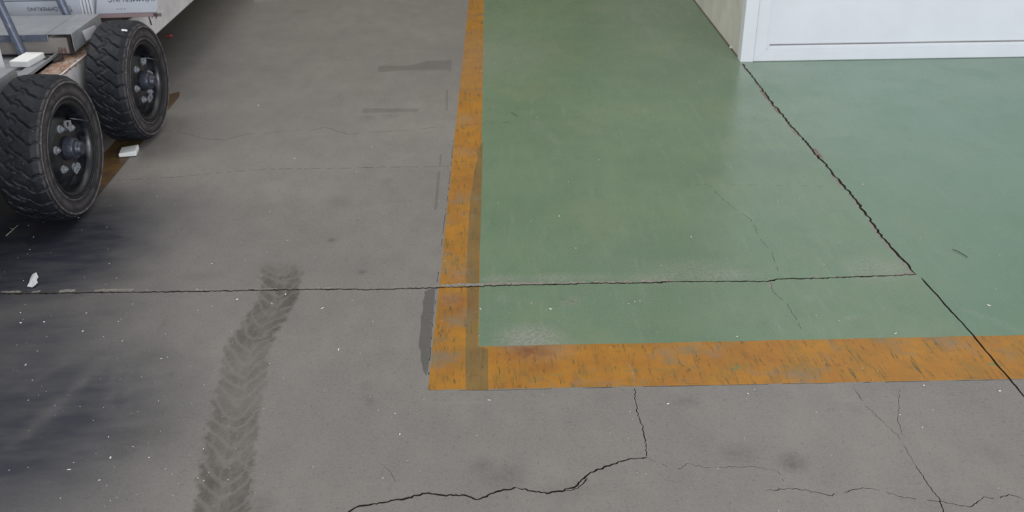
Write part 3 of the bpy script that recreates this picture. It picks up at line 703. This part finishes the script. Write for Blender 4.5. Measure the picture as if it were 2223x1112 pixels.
# ------------------------------------------------------------------ loose foam, paper and crumbs
bm = bmesh.new(); box(bm, -.04, .04, -.065, .065, 0, .026)
tag(link('foam_block', bm, M['foam'], loc=(-1.945, 3.955, .412), rot=(0, 0, -.12), bevel=.003), 'flat white foam block lying on the trailer ledge', 'foam block')
bm = bmesh.new(); box(bm, -.037, .037, -.040, .040, 0, .020)
for v in bm.verts:
    if v.co.z > .01: v.co.z += .004*(1 if v.co.x > 0 else -1)
x, y = G(281, 334); tag(link('foam_block', bm, M['foam'], loc=(x, y, 0.002), rot=(.0, 0, .16), bevel=.004), 'white foam offcut lying on the floor between the two wheels', 'foam block')
# torn paper: crumpled strip
bm = bmesh.new(); x0, y0 = G(72, 612)
out = [(80, 596), (84, 604), (81, 611), (83, 617), (77, 624), (70, 626), (60, 625), (64, 617), (67, 608), (72, 599)]
pv = [bm.verts.new((G(*p)[0]-x0, G(*p)[1]-y0, .004+random.uniform(0, .006))) for p in out]; c_ = bm.verts.new((0, 0, .012))
for i in range(len(pv)): bm.faces.new((pv[i], pv[(i+1) % len(pv)], c_))
r_ = bmesh.ops.extrude_face_region(bm, geom=bm.faces[:]); bmesh.ops.translate(bm, verts=[v for v in r_['geom'] if isinstance(v, bmesh.types.BMVert)], vec=(0, 0, -.003))
tag(link('paper_scrap', bm, M['paper'], loc=(x0, y0, 0)), 'torn white paper scrap on the dark floor at the left', 'paper')
x, y = G(578, -4); bm = bmesh.new(); box(bm, -.085, .085, -.05, .05, 0, .02)
tag(link('foam_sheet', bm, M['foam'], loc=(x, y, 0), rot=(0, 0, .1), bevel=.006), 'white sheet cut off by the top edge of the picture', 'sheet')
bm = bmesh.new(); box(bm, -.011, .009, -.005, .005, 0, .002); box(bm, .004, .012, -.007, .003, .001, .004)
for v in bm.verts: v.co.z += .003*mnoise.noise(v.co*90)
tag(link('paper_scrap', bm, M['paper'], loc=(-1.566, 4.075, .5085), rot=(.30, .15, .1)), 'tiny white paper scrap stuck on top of the rear tyre', 'paper')
x, y = G(371, 82); bm = bmesh.new(); bmesh.ops.create_icosphere(bm, subdivisions=2, radius=.012); tube(bm, (-.05, 0, -.004), (0, 0, 0), .003, 8)
tag(link('red_plug', bm, M['red'], loc=(x, y, .012), smooth=True), 'small red plug on the floor behind the rear wheel', 'plug')
x, y = G(1590, 106); bm = bmesh.new(); bmesh.ops.create_icosphere(bm, subdivisions=2, radius=.009)
for v in bm.verts: v.co *= 1+.25*mnoise.noise(v.co*200)
tag(link('pebble', bm, M['foam'], loc=(x-.008, y, .008), smooth=True), 'white pebble at the foot of the beige wall', 'pebble')
bm = bmesh.new(); p, q = G(14, 513), G(40, 492)
tube(bm, (0, 0, .003), (q[0]-p[0], q[1]-p[1], .006), .002, 6, .0008); m_ = G(30, 500); tube(bm, (m_[0]-p[0], m_[1]-p[1], .004), (G(22, 498)[0]-p[0], G(22, 498)[1]-p[1], .006), .0015, 6, .0006)
tag(link('wood_splinter', bm, M['straw'], loc=(p[0], p[1], 0)), 'pale wood splinter on the dark floor below the near wheel', 'splinter')
bm = bmesh.new()
p0, q0 = G(2067, 543), G(2100, 560); pts = [(p0[0]+(q0[0]-p0[0])*t, p0[1]+(q0[1]-p0[1])*t+.012*math.sin(t*PI), .003) for t in np.linspace(0, 1, 8)]
for a, b in zip(pts, pts[1:]): tube(bm, a, b, .0011, 6)
tag(link('thread', bm, M['under']), 'short dark thread curled on the green floor at the right', 'thread')
bm = bmesh.new(); rnd = random.Random(5)
spots = [(560, 229), (561, 230), (1873, 401), (640, 345), (515, 651), (1300, 348), (1214, 470), (45, 702), (56, 793), (150, 1021), (1062, 870), (868, 944), (1944, 725), (1600, 732), (1378, 656), (1195, 672), (1043, 672), (2146, 664), (2005, 838), (1450, 878), (2170, 850), (240, 995), (180, 720), (96, 700), (350, 780), (700, 670), (620, 640), (735, 760), (590, 660), (1500, 515), (1250, 540)]
for _ in range(330): spots.append((rnd.uniform(0, 2223), 1112-1050*rnd.random()**.8))
for _ in range(120): spots.append((rnd.uniform(0, 600), rnd.uniform(420, 1100)))
for i, p in enumerate(spots):
    if p[0] < 400 and p[1] < 520-p[0]*.9: continue
    if p[1] < 140 and p[0] > 1480: continue
    x, y = G(*p); s = (.0035 if i < 31 else rnd.choice((.0008, .001, .0013, .0018)))
    m = Matrix.Translation((x, y, s*.5)) @ Matrix.Rotation(rnd.uniform(0, 6), 4, 'Z') @ Matrix.Diagonal((rnd.uniform(.7, 2.2), rnd.uniform(.4, .9), .6, 1))
    bmesh.ops.create_icosphere(bm, subdivisions=1, radius=s, matrix=m)
tag(link('crumbs', bm, M['chip']), 'tiny white plastic crumbs scattered over the floor', 'crumbs', kind='stuff')
